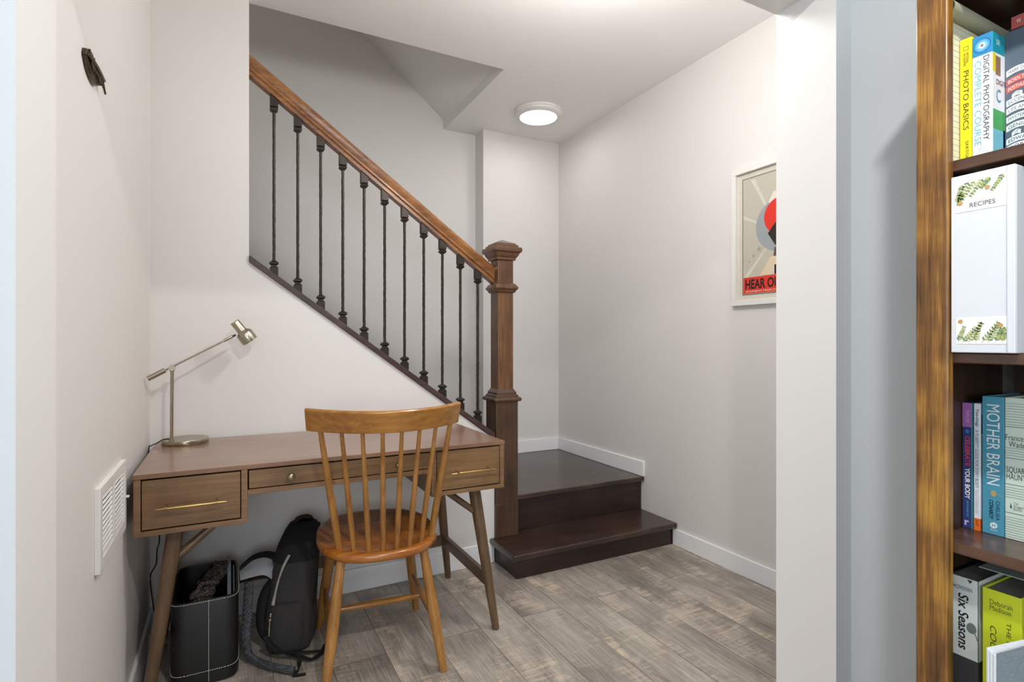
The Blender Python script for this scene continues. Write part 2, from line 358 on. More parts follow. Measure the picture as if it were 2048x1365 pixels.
b = B(); nsq(b, [(1.583, .047), (1.586, .056), (1.597, .056), (1.600, .060), (1.612, .068), (1.622, .071), (1.628, .080), (1.642, .082), (1.652, .078), (1.655, .066), (1.664, .066), (1.667, .058), (1.674, .056), (1.692, .016), (1.698, .002)]); obj('newel_cap', b, M['newel'], nw, .0012)
# handrail: moulded profile swept along the slope
SL = math.atan(.720)
prof = [(-.022, -.036), (.022, -.036), (.022, -.022), (.030, -.016), (.030, -.008), (.026, -.004), (.031, .004), (.034, .018), (.030, .030), (.020, .037), (0, .040), (-.020, .037), (-.030, .030), (-.034, .018), (-.031, .004), (-.026, -.004), (-.030, -.008), (-.030, -.016), (-.022, -.022)]
rz = lambda x: 2.357-.720*(x-.075)
def rail_ring(x): return [Vector((x, 2.632+a, rz(x)+h/math.cos(SL))) for a, h in prof]
b = B(); loft(b, [rail_ring(XE+.001), rail_ring(NX-.045)]); obj('handrail', b, M['rail'], rl, angle=25)
b = B(); zc = lambda x: 1.523-.730*(x-.07)
prism(b, [(XE+.001, YK-.012, zc(XE)), (1.231, YK-.012, zc(1.231)), (1.231, YK-.012, zc(1.231)-.03), (XE+.001, YK-.012, zc(XE)-.03)], (0, YKB-YK+.024, 0)); obj('stringer_cap', b, M['cap'], rl, .002)
for k in range(11):
    x = .178+.0991*k; zb = zc(x)-.002; ztp = rz(x)-.036/math.cos(SL)+.004; Y = 2.632
    rnd = random.Random(k); n = 70
    b = B(); rings = []
    for i in range(n+1):
        z = zb+.02+(ztp-.03-zb)*i/n; j = .0062
        rings.append([Vector((x+sx*(j+rnd.uniform(-.0009, .0005)), Y+sy*(j+rnd.uniform(-.0009, .0005)), z)) for sx, sy in ((-1, -.55), (-.55, -1), (.55, -1), (1, -.55), (1, .55), (.55, 1), (-.55, 1), (-1, .55))])
    loft(b, rings); bl = obj('baluster', b, M['iron'], rl, angle=60)
    b = B(); q = .0165
    loft(b, [square(x, Y, z, h) for z, h in [(zb-.02, q), (zb+.040, q), (zb+.044, .011), (zb+.050, .011), (zb+.056, .018), (zb+.062, .018), (zb+.070, .008)]]); obj('shoe', b, M['iron'], bl)
    b = B(); loft(b, [square(x, Y, z, h) for z, h in [(ztp-.070, .007), (ztp-.062, .0155), (ztp-.055, .017), (ztp-.050, .012), (ztp-.046, .0165), (ztp+.014, .0165)]]); obj('upper_collar', b, M['iron'], bl)

# ------------------------------------------------------------------ ceiling light
hx_, hy_ = HALL_LAMP
cl = thing('ceiling_light', 'round flush ceiling light, switched on, above the stair landing', 'ceiling light', (hx_, hy_, 2.63))
b = B(); lathe(b, [(.120, 0), (.157, 0), (.160, -.014), (.155, -.018), (.153, -.026), (.142, -.035), (.124, -.040), (.121, -.036), (.121, -.004)], (hx_, hy_, ZC), seg=64); obj('housing', b, M['white'], cl)
b = B(); lathe(b, [(.001, -.037), (.06, -.0365), (.121, -.035), (.121, -.031), (.001, -.031)], (hx_, hy_, ZC), seg=64); obj('diffuser', b, M['lamp_on'], cl)
hx_, hy_ = HALL_FILL  # fixture out of view, added to go with the hall fill light
gl = thing('added_globe_light', 'added unseen ceiling lamp filling the hall behind the wide opening', 'ceiling light', (hx_, hy_, 2.5))
b = B(); lathe(b, [(.001, 0), (.055, 0), (.055, -.02), (.03, -.03), (.012, -.035), (.012, -.14), (.03, -.145), (.03, -.16), (.001, -.16)], (hx_, hy_, ZC), seg=40); obj('added_lamp_holder', b, M['white'], gl)
for i, (x, y) in enumerate(CANS):
    t = thing('recessed_light', ['round recessed light in the front room ceiling above the opening', 'unseen round recessed light added to the front room ceiling near the side window'][i], 'recessed light', (x, y, ZR-.005))
    b = B(); lathe(b, [(.06, 0), (.085, 0), (.085, -.004), (.06, -.006)], (x, y, ZR), seg=40); obj('trim_ring', b, M['white'], t)

# ------------------------------------------------------------------ desk
dk = thing('writing_desk', 'walnut writing desk with drawers and splayed legs beside the stair wall', 'desk', (.361, 2.235, 0))
DX0, DX1, DY0, DY1 = -.252, .975, 1.93, 2.54
obj('desktop', bx(DX0, DX1, DY0, DY1, .742, .757), M['desktop'], dk, .0015)
def case(x0, x1, zb):
    b = B(); box(b, x0, x0+.018, DY0+.002, DY1-.01, zb, .742); box(b, x1-.018, x1, DY0+.002, DY1-.01, zb, .742)
    box(b, x0, x1, DY0+.001, DY1-.01, zb-.015, zb); box(b, x0+.018, x1-.018, DY1-.03, DY1-.02, zb, .742)
    return obj('drawer_case', b, M['deskedge'], dk, .001)
case(DX0+.002, .053, .586); case(.671, DX1-.002, .586)
def drawer(x0, x1, z0, z1):
    d = obj('drawer', bx(x0, x1, DY0+.003, DY0+.022, z0, z1), M['deskfront'], dk, .0015)
    b = B(); box(b, x0+.005, x1-.005, DY0+.022, DY1-.05, z0+.005, z1-.008); obj('drawer_box', b, M['dark_in'], d); return d
def pull(d, xc):
    b = B(); L = .094
    turned(b, (xc-L, DY0-.027, .655), (xc+L, DY0-.027, .655), [(0, .0015), (.03, .0022), (.25, .0038), (.5, .0045), (.75, .0038), (.97, .0022), (1, .0015)], 12)
    for s in (-1, 1): cyl(b, (xc+s*.066, DY0+.003, .660), (xc+s*.066, DY0-.028, .657), .0028, .0028, 10); cyl(b, (xc+s*.066, DY0-.031, .6575), (xc+s*.066, DY0-.026, .6575), .0036, .0036, 10)
    obj('bar_pull', b, M['brass'], d)
d = drawer(DX0+.0225, .0325, .590, .737); pull(d, -.1)
d = drawer(.692, DX1-.0225, .590, .737); pull(d, .832)
d = drawer(.057, .667, .679, .737)
for x in (.182, .542):
    b = B(); lathe(b, [(.004, 0), (.005, .010), (.010, .014), (.0125, .019), (.011, .024), (.006, .027), (.001, .0275)], (x, DY0+.003, .706), (0, -1, 0), 24); obj('knob', b, M['pewter'], d)
b = B(); box(b, .053, .671, DY0+.002, DY0+.02, .660, .676); box(b, .053, .671, DY0+.02, DY1-.02, .664, .674); box(b, .053, .671, DY1-.03, DY1-.02, .66, .742); obj('apron_rail', b, M['deskedge'], dk, .001)
for sx in (-1, 1):
    for fy, ty, by in ((1.957, 1.995, 0), (2.492, 2.455, 1)):
        xf = .361+sx*.588; xt = .361+sx*(.508 if by == 0 else .522)
        b = B(); turned(b, (xt, ty, .571), (xf, fy, 0), [(0, .0235), (.15, .0235), (.6, .020), (.985, .0145), (1, .013)], 24); obj('leg', b, M['deskleg'], dk)
        t = .19; xa = xt+(xf-xt)*t; ya = ty+(fy-ty)*t
        b = B(); cyl(b, (xa, ya, .571*(1-t)), (.361+sx*.385, ty+(.02 if by == 0 else -.02), .572), .0125, .0125, 16); obj('brace', b, M['deskleg'], dk)
    b = B(); z = .2; xs = .361+sx*.556; 
    box(b, xs-.010, xs+.010, 1.985, 2.47, z-.024, z+.024); obj('stretcher', b, M['deskleg'], dk, .002)
obj('stretcher', bx(-.19, .912, 2.462, 2.482, .17, .218), M['deskleg'], dk, .002)

# ------------------------------------------------------------------ desk lamp
lp = thing('desk_lamp', 'brushed nickel desk lamp with a balanced slanting arm on the walnut desk', 'lamp', (-.15, 2.462, .757))
LY = 2.41
b = B(); lathe(b, [(.001, 0), (.079, 0), (.080, .002), (.080, .016), (.079, .018), (.001, .018)], (-.150, 2.462, .7572), seg=56); obj('base', b, M['lamp'], lp)
b = B(); cyl(b, (-.192, LY, .775), (-.190, LY, 1.045), .0058, .0058, 16); cyl(b, (-.192, LY, .773), (-.192, LY, .780), .009, .009, 16); obj('post', b, M['lamp'], lp)
b = B(); cyl(b, (-.190, LY-.016, 1.053), (-.190, LY+.016, 1.053), .0105, .0105, 20); cyl(b, (-.190, LY, 1.04), (-.190, LY, 1.06), .0085, .0085, 16); obj('joint', b, M['lamp'], lp)
A0 = Vector((-.262, LY-.02, 1.016)); A1 = Vector((.012, LY+.035, 1.172)); dA = (A1-A0).normalized()
b = B(); cyl(b, A0, A0+dA*.29, .0038, .0038, 12); cyl(b, A0+dA*.285, A1, .0055, .0055, 12); obj('arm', b, M['lamp'], lp)
b = B(); cyl(b, A0-dA*.004, A0+dA*.058, .0095, .0095, 20); obj('counterweight', b, M['lamp'], lp)
H0 = Vector((.020, LY+.036, 1.232)); hd = Vector((.057, .012, -.077)).normalized()
b = B(); lathe(b, [(.001, 0), (.017, 0), (.018, .002), (.018, .042), (.020, .048), (.028, .054), (.0315, .060), (.0315, .096), (.0298, .096), (.0298, .062), (.026, .057), (.001, .052)], H0, hd, 40); hd_o = obj('lamp_head', b, M['lamp'], lp)
b = B(); cyl(b, A1-dA*.002, A1+dA*.014, .004, .004, 10); obj('swivel', b, M['black'], lp)
b = B(); tube(b, [(-.199, LY+.005, .783), (-.222, LY+.02, .780), (-.240, LY+.03, .768), (-.256, LY+.02, .762), (-.2655, LY+.01, .745), (-.264, 2.46, .60), (-.240, 2.50, .40), (-.247, 2.50, .345), (-.25, 2.5, .29), (-.268, 2.5, .25), (-.266, 2.5, .19), (-.255, 2.5, .1), (-.245, 2.52, .012)], .0022, seg=8); obj('power_cord', b, M['black'], lp)

# ------------------------------------------------------------------ chair (built in its own frame, turned a little)
ch = thing('spindle_chair', 'honey oak spindle back chair drawn up to the desk', 'chair', (.494, 2.047, 0), R(-6))
CB = lambda: B()
rings = []
for z, k in ((.408, .90), (.414, .955), (.424, .985), (.436, .985), (.442, .965)): rings.append(sq(0, .012, z, .219*k, .262*k, 2.5, 56))
for k, z in ((.90, .4425), (.78, .438), (.55, .435), (.25, .434)): rings.append(sq(0, .016, z, .219*k, .262*k, 2.4, 56))
b = B(); loft(b, rings); obj('seat', b, M['seat'], ch, local=True, angle=50)
def crest_pt(t, z):   # t -1..1 along the rail, centre nearest the viewer
    x = .254*t; y = -.338+.122*t*t-(z-.86)*.27; return x, y
b = B(); rings = []
for i in range(33):
    t = -1+2*i/32; th = .0105 if abs(t) < .97 else .0085
    zl = .861+.004*(t*t); zh = .934+.006*t*t
    sl = .6*t
    nx = Vector((sl, -1, 0)).normalized()*th*1.0
    p0 = Vector((*crest_pt(t*(1-.02), zl), zl)); p1 = Vector((*crest_pt(t, zh), zh))
    rings.append([p0+nx*.8, p0+nx+Vector((0, 0, .004)), p1+nx-Vector((0, 0, .006)), p1+nx*.5, p1-nx*.5, p1-nx-Vector((0, 0, .006)), p0-nx+Vector((0, 0, .004)), p0-nx*.8])
loft(b, rings); obj('crest_rail', b, M['chair'], ch, local=True, bevel=.002)
for k in range(8):
    t = -1+2*k/7; xb = .160*t+.016; yb = -.212+.082*t*t; xt = .215*t+.004; tt = xt/.254
    x2, y2 = crest_pt(tt, .864); rr = 1.32 if k in (0, 7) else 1
    b = B(); turned(b, (xb, yb, .432), (x2, y2, .875), [(0, .0085*rr), (.25, .0098*rr), (.45, .0092*rr), (.8, .0072*rr), (1, .0064*rr)], 16); obj('spindle', b, M['chairv'], ch, local=True)
feet = {}
for sx in (-1, 1):
    for sy in (-1, 1):
        top = Vector((sx*.140, sy*.165, .416)); ft = Vector((sx*.197, sy*.236, .0)); feet[sx, sy] = (top, ft)
        b = B(); turned(b, top, ft, [(0, .0150), (.12, .0155), (.4, .0195), (.6, .0195), (.9, .0150), (1, .0135)], 20); obj('leg', b, M['chairv'], ch, local=True)
for sx in (-1, 1):
    p = [feet[sx, sy][0].lerp(feet[sx, sy][1], .60) for sy in (-1, 1)]
    b = B(); turned(b, p[0], p[1], [(0, .0085), (.3, .0125), (.5, .0145), (.7, .0125), (1, .0085)], 16); obj('stretcher', b, M['chairv'], ch, local=True)
zz = .416*.4
b = B(); xm = .140+.057*.6; turned(b, (-xm, 0, zz), (xm, 0, zz), [(0, .0075), (.2, .0105), (.5, .0125), (.8, .0105), (1, .0075)], 16); obj('stretcher', b, M['chair'], ch, local=True)

# ------------------------------------------------------------------ storage bin and what is in it
BX, BY, BHX, BHY, BZ = -.072, 2.262, .103, .176, .284
sb = thing('storage_bin', 'black leatherette storage bin with white stitching under the desk', 'storage bin', (BX, BY, 0))
b = B(); loft(b, [sq(BX, BY, z, BHX-d, BHY-d, 7, 64) for z, d in [(.001, .004), (.006, 0), (BZ-.004, 0), (BZ, .002), (BZ, .008), (BZ-.006, .009), (.012, .010)]]); obj('bin_body', b, M['leather'], sb)
def stitch_line(b, pts, step=.0062):
    P = [Vector(p) for p in pts]
    for a, c in zip(P, P[1:]):
        n = max(1, int((c-a).length/step))
        for i in range(n): 
            q0 = a.lerp(c, (i+.15)/n); q1 = a.lerp(c, (i+.80)/n); cyl(b, q0, q1, .0010, .0010, 6)
b = B()
for z, d in ((BZ-.004, -.0006), (.046, -.0006)):
    ring = sq(BX, BY, z, BHX-d, BHY-d, 7, 64); ring = [p for p in ring+ring[:1]]
    stitch_line(b, ring)
stitch_line(b, [(BX+.012, BY-BHY-.0006, .01), (BX+.012, BY-BHY-.0006, BZ)]); obj('stitching', b, M['stitch'], sb)
b = B(); rnd = random.Random(3)
for s in range(16):
    p = Vector((-.090+rnd.uniform(-.02, .03), 2.24+rnd.uniform(-.05, .05), .20)); pts = [p]
    for q in range(9):
        f = q/8; pts.append(Vector((-.100+.072*f+rnd.uniform(-.028, .028), 2.22+.06*f+rnd.uniform(-.035, .045), .235+.075*f+rnd.uniform(-.018, .018))))
    tube(b, pts, .0072, seg=7, n=4)
tag(obj('knitted_scarf', b, M['yarn'], None), 'crumpled brown knitted scarf lying in the black storage bin', 'scarf')
b = B(); prism(b, [(-.008, 2.13, .012), (-.008, 2.38, .012), (-.005, 2.38, .318), (-.005, 2.13, .268)], (.012, 0, 0)); tag(obj('plastic_folder', b, M['folder'], None, .001), 'pale grey plastic folder standing upright in the black storage bin', 'folder')
b = B(); prism(b, [(.010, 2.14, .012), (.010, 2.37, .012), (.013, 2.37, .285), (.013, 2.14, .270)], (.006, 0, 0)); tag(obj('card_folder', b, M['folder2'], None, .001), 'dark blue grey folder beside the bin\'s right wall', 'folder')

# ------------------------------------------------------------------ backpack
bp = thing('backpack', 'charcoal backpack with open front pocket leaning under the desk', 'backpack', (.205, 2.225, 0))
RG = [(.003, .208, 2.220, .072, .070), (.02, .208, 2.220, .082, .080), (.06, .208, 2.223, .086, .084), (.15, .212, 2.236, .085, .084), (.24, .224, 2.262, .082, .079), (.31, .238, 2.292, .076, .070), (.36, .250, 2.318, .066, .060), (.395, .262, 2.340, .056, .050), (.415, .268, 2.350, .046, .038), (.424, .270, 2.354, .030, .02)]
rnd = random.Random(5)
def sack(k, n=3.2, rot=-.25, wob=.004):
    out = []
    for z, cx, cy, hx, hy in RG:
        r = sq(cx, cy, z, hx*k, hy*k, n, 40, rot)
        out.append([p+Vector((math.sin(p.z*46+i*.9)*wob, math.cos(p.z*39+i*.7)*wob, 0)) for i, p in enumerate(r)])
    return out
b = B(); loft(b, sack(1)); obj('main_body', b, M['fabric'], bp, angle=80)
b = B(); loft(b, [sq(cx, cy, z, hx*1.03+.006, hy*1.03+.006, 3.2, 40, -.25) for z, cx, cy, hx, hy in RG[5:]]); obj('top_panel', b, M['fab_black'], bp, angle=80)
# padded black back panel at the right, lower front pocket, zip and piping
b = B(); rings = []
for z, cx, cy, hx, hy in RG[1:8]: rings.append(sq(cx+hx*.70, cy+.02, z, .034, hy*.96, 3, 24, -.25))
loft(b, rings); obj('back_panel', b, M['fab_black'], bp, angle=80)
b = B(); rings = []
for z, cx, cy, hx, hy in [(.02, .196, 2.196, .060, .062), (.06, .196, 2.196, .070, .071), (.13, .199, 2.206, .070, .071), (.175, .203, 2.216, .068, .068), (.185, .204, 2.220, .062, .062)]: rings.append(sq(cx, cy, z, hx, hy, 3, 32, -.25))
loft(b, rings); obj('front_pocket', b, M['fabric'], bp, angle=70)
b = B(); tube(b, [(.202, 2.205, .345), (.178, 2.185, .31), (.160, 2.178, .26), (.148, 2.172, .21), (.142, 2.165, .185)], .006, .003, seg=8); obj('pocket_piping', b, M['piping'], bp, label='pale grey edge of the open pocket')
b = B(); tube(b, [(.135, 2.150, .165), (.130, 2.140, .13), (.128, 2.135, .09)], .0022, seg=6); cyl(b, (.131, 2.128, .150), (.128, 2.126, .125), .0035, .0022, 8); cyl(b, (.131, 2.128, .158), (.131, 2.128, .150), .005, .005, 8); obj('zipper', b, M['chrome'], bp, label='metal zipper pull')
def patch(rows, th, mi=0):
    b = B(); rows = [smooth_pts(r, 4) for r in rows]; cols = [smooth_pts(c, 4) for c in zip(*rows)]
    V = [[b.verts.new(p) for p in c] for c in cols]
    for i in range(len(V)-1):
        for j in range(len(V[0])-1): b.faces.new((V[i][j], V[i+1][j], V[i+1][j+1], V[i][j+1]))
    bmesh.ops.recalc_face_normals(b, faces=b.faces[:])
    bmesh.ops.solidify(b, geom=b.faces[:], thickness=th); return b
FU = [(0.041, 2.36, 0.272), (0.084, 2.37, 0.3), (0.136, 2.375, 0.306), (0.182, 2.36, 0.29), (0.215, 2.33, 0.268)]
FM = [(0.037, 2.3, 0.278), (0.083, 2.315, 0.304), (0.13, 2.315, 0.306), (0.173, 2.3, 0.276), (0.203, 2.275, 0.24)]
FL = [(0.037, 2.245, 0.27), (0.081, 2.25, 0.273), (0.123, 2.25, 0.27), (0.162, 2.235, 0.236), (0.189, 2.215, 0.198)]
obj('pocket_flap', patch([[Vector(p)+Vector((0, .004, .007)) for p in FU], [Vector(p)+Vector((0, .012, .012)) for p in FM[:]], [Vector(p)+Vector((0, .014, -.012)) for p in FL]], .010), M['fab_black'], bp, angle=80)
b = B(); 
fl = obj('flap_lining', patch([FM, [tuple((Vector(a)+Vector(c))/2+Vector((0, -.008, .004))) for a, c in zip(FM, FL)], FL], .004), M['lining'], bp, angle=80, label='light grey lining of the open flap')
b = B(); tube(b, [FL[0], FL[1], FL[2], FL[3], FL[4]], .004, seg=8); tube(b, [FL[4], FM[4], FU[4]], .004, seg=8); obj('flap_piping', b, M['piping'], fl)
b = B(); tube(b, [(.165, 2.275, .235), (.128, 2.265, .195), (.112, 2.255, .13), (.116, 2.24, .07), (.150, 2.225, .025)], .030, .022, seg=14, up=(1, 0, 0)); obj('side_gusset', b, M['fab_black'], bp)
b = B(); tube(b, [(.068, 2.26, .25), (.064, 2.235, .20), (.060, 2.215, .15), (.055, 2.19, .09), (.057, 2.16, .045), (.080, 2.125, .024), (.130, 2.065, .018), (.180, 2.02, .016), (.200, 2.005, .014)], .017, .009, seg=14, up=(.3, 1, .2)); obj('shoulder_strap', b, M['mesh'], bp, label='padded mesh shoulder strap')
b = B(); tube(b, [(.118, 2.155, .085), (.135, 2.135, .06), (.165, 2.115, .035), (.190, 2.115, .020), (.225, 2.09, .016), (.262, 2.06, .010), (.300, 2.085, .010), (.325, 2.13, .014)], .011, .0022, seg=8); tube(b, [(.205, 2.10, .03), (.222, 2.06, .018), (.215, 2.015, .010), (.195, 1.995, .006), (.235, 1.985, .004)], .009, .0025, seg=8, up=(0, 1, .3)); tube(b, [(.19, 2.12, .025), (.25, 2.115, .012), (.31, 2.10, .008)], .009, .002, seg=8); obj('webbing_strap', b, M['fab_black'], bp)
b = B(); tube(b, [(.232, 2.345, .405), (.248, 2.345, .436), (.290, 2.352, .436), (.308, 2.366, .405)], .009, .004, seg=10, up=(0, 1, 0)); obj('grab_handle', b, M['fab_black'], bp)

# ------------------------------------------------------------------ wall vent, wall ornament, poster
vt = thing('wall_vent', 'white louvered return air vent low on the left wall', 'vent', (XL+.006, 1.735, .61))
V0, V1, VZ0, VZ1, VX = 1.556, 1.916, .610, .810, XL
b = B()
for q in [(V0, V0+.028, VZ0, VZ1), (V1-.028, V1, VZ0, VZ1), (V0+.028, V1-.028, VZ0, VZ0+.03), (V0+.028, V1-.028, VZ1-.026, VZ1), (1.735-.006, 1.735+.006, VZ0+.03, VZ1-.026)]: box(b, VX, VX+.012, q[0], q[1], q[2], q[3])
obj('vent_frame', b, M['white'], vt, .0012)
obj('vent_shade_sheet', bx(VX, VX+.0015, V0+.02, V1-.02, VZ0+.02, VZ1-.02), M['ventshade'], vt)  # thin dark sheet on the wall, painting the shade between the louvers
b = B(); n = 11
for i in range(n):
    z = VZ0+.034+(VZ1-VZ0-.064)*(i+.5)/n
    for (a0, a1) in ((V0+.028, 1.729), (1.741, V1-.028)): prism(b, [(VX+.0046, a0, z+.0018), (VX+.0086, a0, z-.0016), (VX+.0092, a0, z-.0009), (VX+.0052, a0, z+.0025)], (0, a1-a0, 0))
obj('louvers', b, M['white'], vt)
b = B(); box(b, VX+.010, VX+.020, V1-.010, V1-.004, .700, .706); obj('damper_lever', b, M['white'], vt)
b = B()
pl = [(1.432, 1.760), (1.440, 1.775), (1.460, 1.783), (1.490, 1.790), (1.515, 1.786), (1.540, 1.789), (1.566, 1.784), (1.590, 1.783), (1.606, 1.772), (1.590, 1.765), (1.578, 1.752), (1.560, 1.752), (1.546, 1.738), (1.520, 1.732), (1.490, 1.733), (1.458, 1.741)]
prism(b, [(XL, y, z) for y, z in pl], (.009, 0, 0)); on = obj('wall_ornament', b, M['orn'], None, .002)
tag(on, 'small dark metal feather shaped ornament high on the left wall', 'wall ornament')
b = B()
for i in range(7):
    y = 1.455+i*.021; cyl(b, (XL+.009, y, 1.781-.002*(i % 2)), (XL+.014, y+.020, 1.743+.003*(i % 3)), .0035, .0022, 8)
tube(b, [(XL+.012, 1.436, 1.762), (XL+.016, 1.50, 1.764), (XL+.014, 1.588, 1.770)], .0035, seg=8); q = obj('raised_ribs', b, M['orn'], None, local=True); q.parent = on; q.location = -on.location

pf = thing('framed_poster', 'white framed grey and red poster on the right wall', 'poster', (XR-.012, 1.64, 1.33))
PY0, PY1, PZ0, PZ1, PX = 1.395, 1.897, 1.329, 2.001, XR
b = B()
for q in [(PY0, PY1, PZ0, PZ0+.026), (PY0, PY1, PZ1-.026, PZ1), (PY0, PY0+.026, PZ0+.026, PZ1-.026), (PY1-.026, PY1, PZ0+.026, PZ1-.026)]: box(b, PX-.022, PX, q[0], q[1], q[2], q[3])
obj('frame', b, M['white'], pf, .0012)
pr = obj('print', bx(PX-.006, PX-.004, PY0+.02, PY1-.02, PZ0+.02, PZ1-.02), K((214, 208, 194)), pf)
def flat(pts, mat, lay, name, parent=pr):   # printed shape on the poster: pts in (y, z)
    b = B(); prism(b, [(PX-.006-lay*.0004, y, z) for y, z in pts], (.0004, 0, 0)); return obj(name, b, mat, parent, flat=True)
a0, a1, c0, c1 = PY0+.055, PY1-.055, PZ0+.050, PZ1-.053
flat([(a0, c0), (a1, c0), (a1, c1), (a0, c1)], K((40, 44, 50)), .5, 'print_border')
flat([(a0+.003, c0+.003), (a1-.003, c0+.003), (a1-.003, c1-.003), (a0+.003, c1-.003)], K((196, 190, 174)), 1, 'print_ground')
pcy, pcz = 1.646, 1.665
for an in (25, 62, 100, 118, 152, 175, 188, 212, 240, 300):   # pale rays
    t0, t1 = R(an), R(an+4); cl_ = lambda y, z: (min(max(y, a0+.004), a1-.004), min(max(z, 1.466), c1-.004))
    f = lambda t: cl_(pcy+math.cos(t)*min(.2/max(abs(math.cos(t)), 1e-3), .28/max(abs(math.sin(t)), 1e-3)), pcz+math.sin(t)*min(.19/max(abs(math.cos(t)), 1e-3), .27/max(abs(math.sin(t)), 1e-3)))
    flat([(pcy, pcz), f(t0), f(t1)], K((214, 209, 196)), 1.5, 'print_ray')
circ = lambda y, z, r, n=40: [(y+r*math.cos(2*math.pi*i/n), z+r*math.sin(2*math.pi*i/n)) for i in range(n)]
flat(circ(1.642, 1.695, .123), K((158, 164, 168)), 2, 'print_disc')
flat(circ(1.635, 1.735, .085), K((226, 56, 40)), 3, 'print_disc')
flat([(1.68, 1.77), (1.695, 1.81), (1.67, 1.85), (1.63, 1.86), (1.6, 1.85), (1.6, 1.80), (1.65, 1.80)], K((232, 224, 212)), 2.5, 'print_shape')
flat([(1.70, 1.66), (1.66, 1.705), (1.59, 1.705), (1.56, 1.66), (1.60, 1.60), (1.66, 1.60)], K((46, 36, 32)), 4, 'print_shape')
flat([(1.665, 1.59), (1.60, 1.59), (1.60, 1.55), (1.67, 1.55)], K((96, 80, 70)), 4, 'print_shape')
flat([(1.685, 1.55), (1.59, 1.55), (1.57, 1.466), (1.745, 1.466)], K((226, 208, 178)), 3, 'print_shape')
flat([(1.665, 1.51), (1.61, 1.51), (1.61, 1.466), (1.665, 1.466)], K((30, 26, 26)), 4, 'print_shape')
def star(y, z, r): return [(y+(r if i % 2 == 0 else r*.42)*math.sin(i*math.pi/5), z+(r if i % 2 == 0 else r*.42)*math.cos(i*math.pi/5)) for i in range(10)]
for y, z, r in ((1.748, 1.595, .017), (1.778, 1.566, .012), (1.802, 1.54, .009)): flat(star(y, z, r), K((172, 166, 154)), 3, 'print_star')
flat([(a0+.006, c0+.006), (a1-.006, c0+.006), (a1-.006, 1.464), (a0+.006, 1.464)], K((222, 58, 42)), 3, 'print_band')
obj('title_lettering', text_bm('HEAR OUR VOICE', (PX-.0074, a1-.018, 1.406), (0, -1, 0), (0, 0, 1), .356, .048, bold=.03), K((40, 28, 26)), pr, flat=True)
obj('subtitle_lettering', text_bm("WOMEN'S MARCH ON WASHINGTON", (PX-.0074, a1-.018, 1.390), (0, -1, 0), (0, 0, 1), .356, .010), K((240, 224, 206)), pr, flat=True)

# ------------------------------------------------------------------ bookcase
BX0, BXB, BYN, BYF = 1.07, 1.362, -.36, .517
bc = thing('bookcase', 'tall tobacco stained wooden bookcase at the right edge', 'bookcase', (1.22, .08, 0))
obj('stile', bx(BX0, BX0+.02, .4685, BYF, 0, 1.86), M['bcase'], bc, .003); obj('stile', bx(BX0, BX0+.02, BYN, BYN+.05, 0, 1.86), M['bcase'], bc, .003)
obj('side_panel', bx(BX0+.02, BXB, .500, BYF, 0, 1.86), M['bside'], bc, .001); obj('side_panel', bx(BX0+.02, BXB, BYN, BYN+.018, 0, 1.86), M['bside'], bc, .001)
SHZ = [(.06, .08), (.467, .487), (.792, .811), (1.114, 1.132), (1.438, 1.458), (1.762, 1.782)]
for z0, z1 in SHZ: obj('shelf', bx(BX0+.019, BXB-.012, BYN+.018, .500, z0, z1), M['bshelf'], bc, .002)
obj('top_board', bx(BX0-.004, BXB, BYN-.004, BYF+.004, 1.84, 1.86), M['bcase'], bc, .003)
obj('back_panel', bx(BXB-.010, BXB, BYN, BYF, .06, 1.87), M['bback'], bc)
obj('back_batten', bx(BXB-.022, BXB-.010, .462, .478, .08, 1.84), M['bside'], bc); obj('back_batten', bx(BXB-.022, BXB-.010, .25, .266, .08, 1.84), M['bside'], bc)
obj('back_batten', bx(BXB-.022, BXB-.010, .02, .462, 1.712, 1.728), M['bside'], bc)
b = B(); box(b, BXB-.026, BXB-.02, .44, .452, 1.70, 1.762); cyl(b, (BXB-.03, .446, 1.742), (BXB-.026, .446, 1.742), .004, .004, 12); obj('shelf_bracket', b, M['iron'], bc)

def book(name, label, x, yf, yn, z, h, depth, cov, pages='pages', hard=.0022, group='books in the bookcase'):
    t = thing(name, label, 'book', ((x+depth/2), (yf+yn)/2, z), 0, group)
    b = B(); box(b, x, x+hard, yn, yf, z, z+h); box(b, x+hard, x+depth, yf-hard, yf, z, z+h); box(b, x+hard, x+depth, yn, yn+hard, z, z+h)
    c = obj('cover', b, cov, t, .0006)
    obj('page_block', bx(x+hard, x+depth-.004, yn+hard, yf-hard, z+hard, z+h-.003), M[pages], t)
    return t, c
def spine(cov, s, x, y_top, y_bot, z_top, z_bot, col, name='title_lettering', **kw):   # letters read downwards; y_bot = far side, y_top = near side
    return obj(name, text_bm(s, (x, y_bot, z_top), (0, 0, -1), (0, -1, 0), z_top-z_bot, y_bot-y_top, **kw), K(col), cov, flat=True)
def across(cov, s, x, y_left, y_right, z_bot, z_top, col, name='title_lettering', **kw):
    return obj(name, text_bm(s, (x, y_left, z_bot), (0, -1, 0), (0, 0, 1), y_left-y_right, z_top-z_bot, **kw), K(col), cov, flat=True)
def patchx(cov, x, y0, y1, z0, z1, col, name='printed_panel', lay=.0002): return obj(name, bx(x-lay, x+.0002, y0, y1, z0, z1), K(col), cov, flat=True)
def patchy(cov, y, x0, x1, z0, z1, col, name='printed_panel', lay=.0002): return obj(name, bx(x0, x1, y-lay, y+.0002, z0, z1), K(col), cov, flat=True)

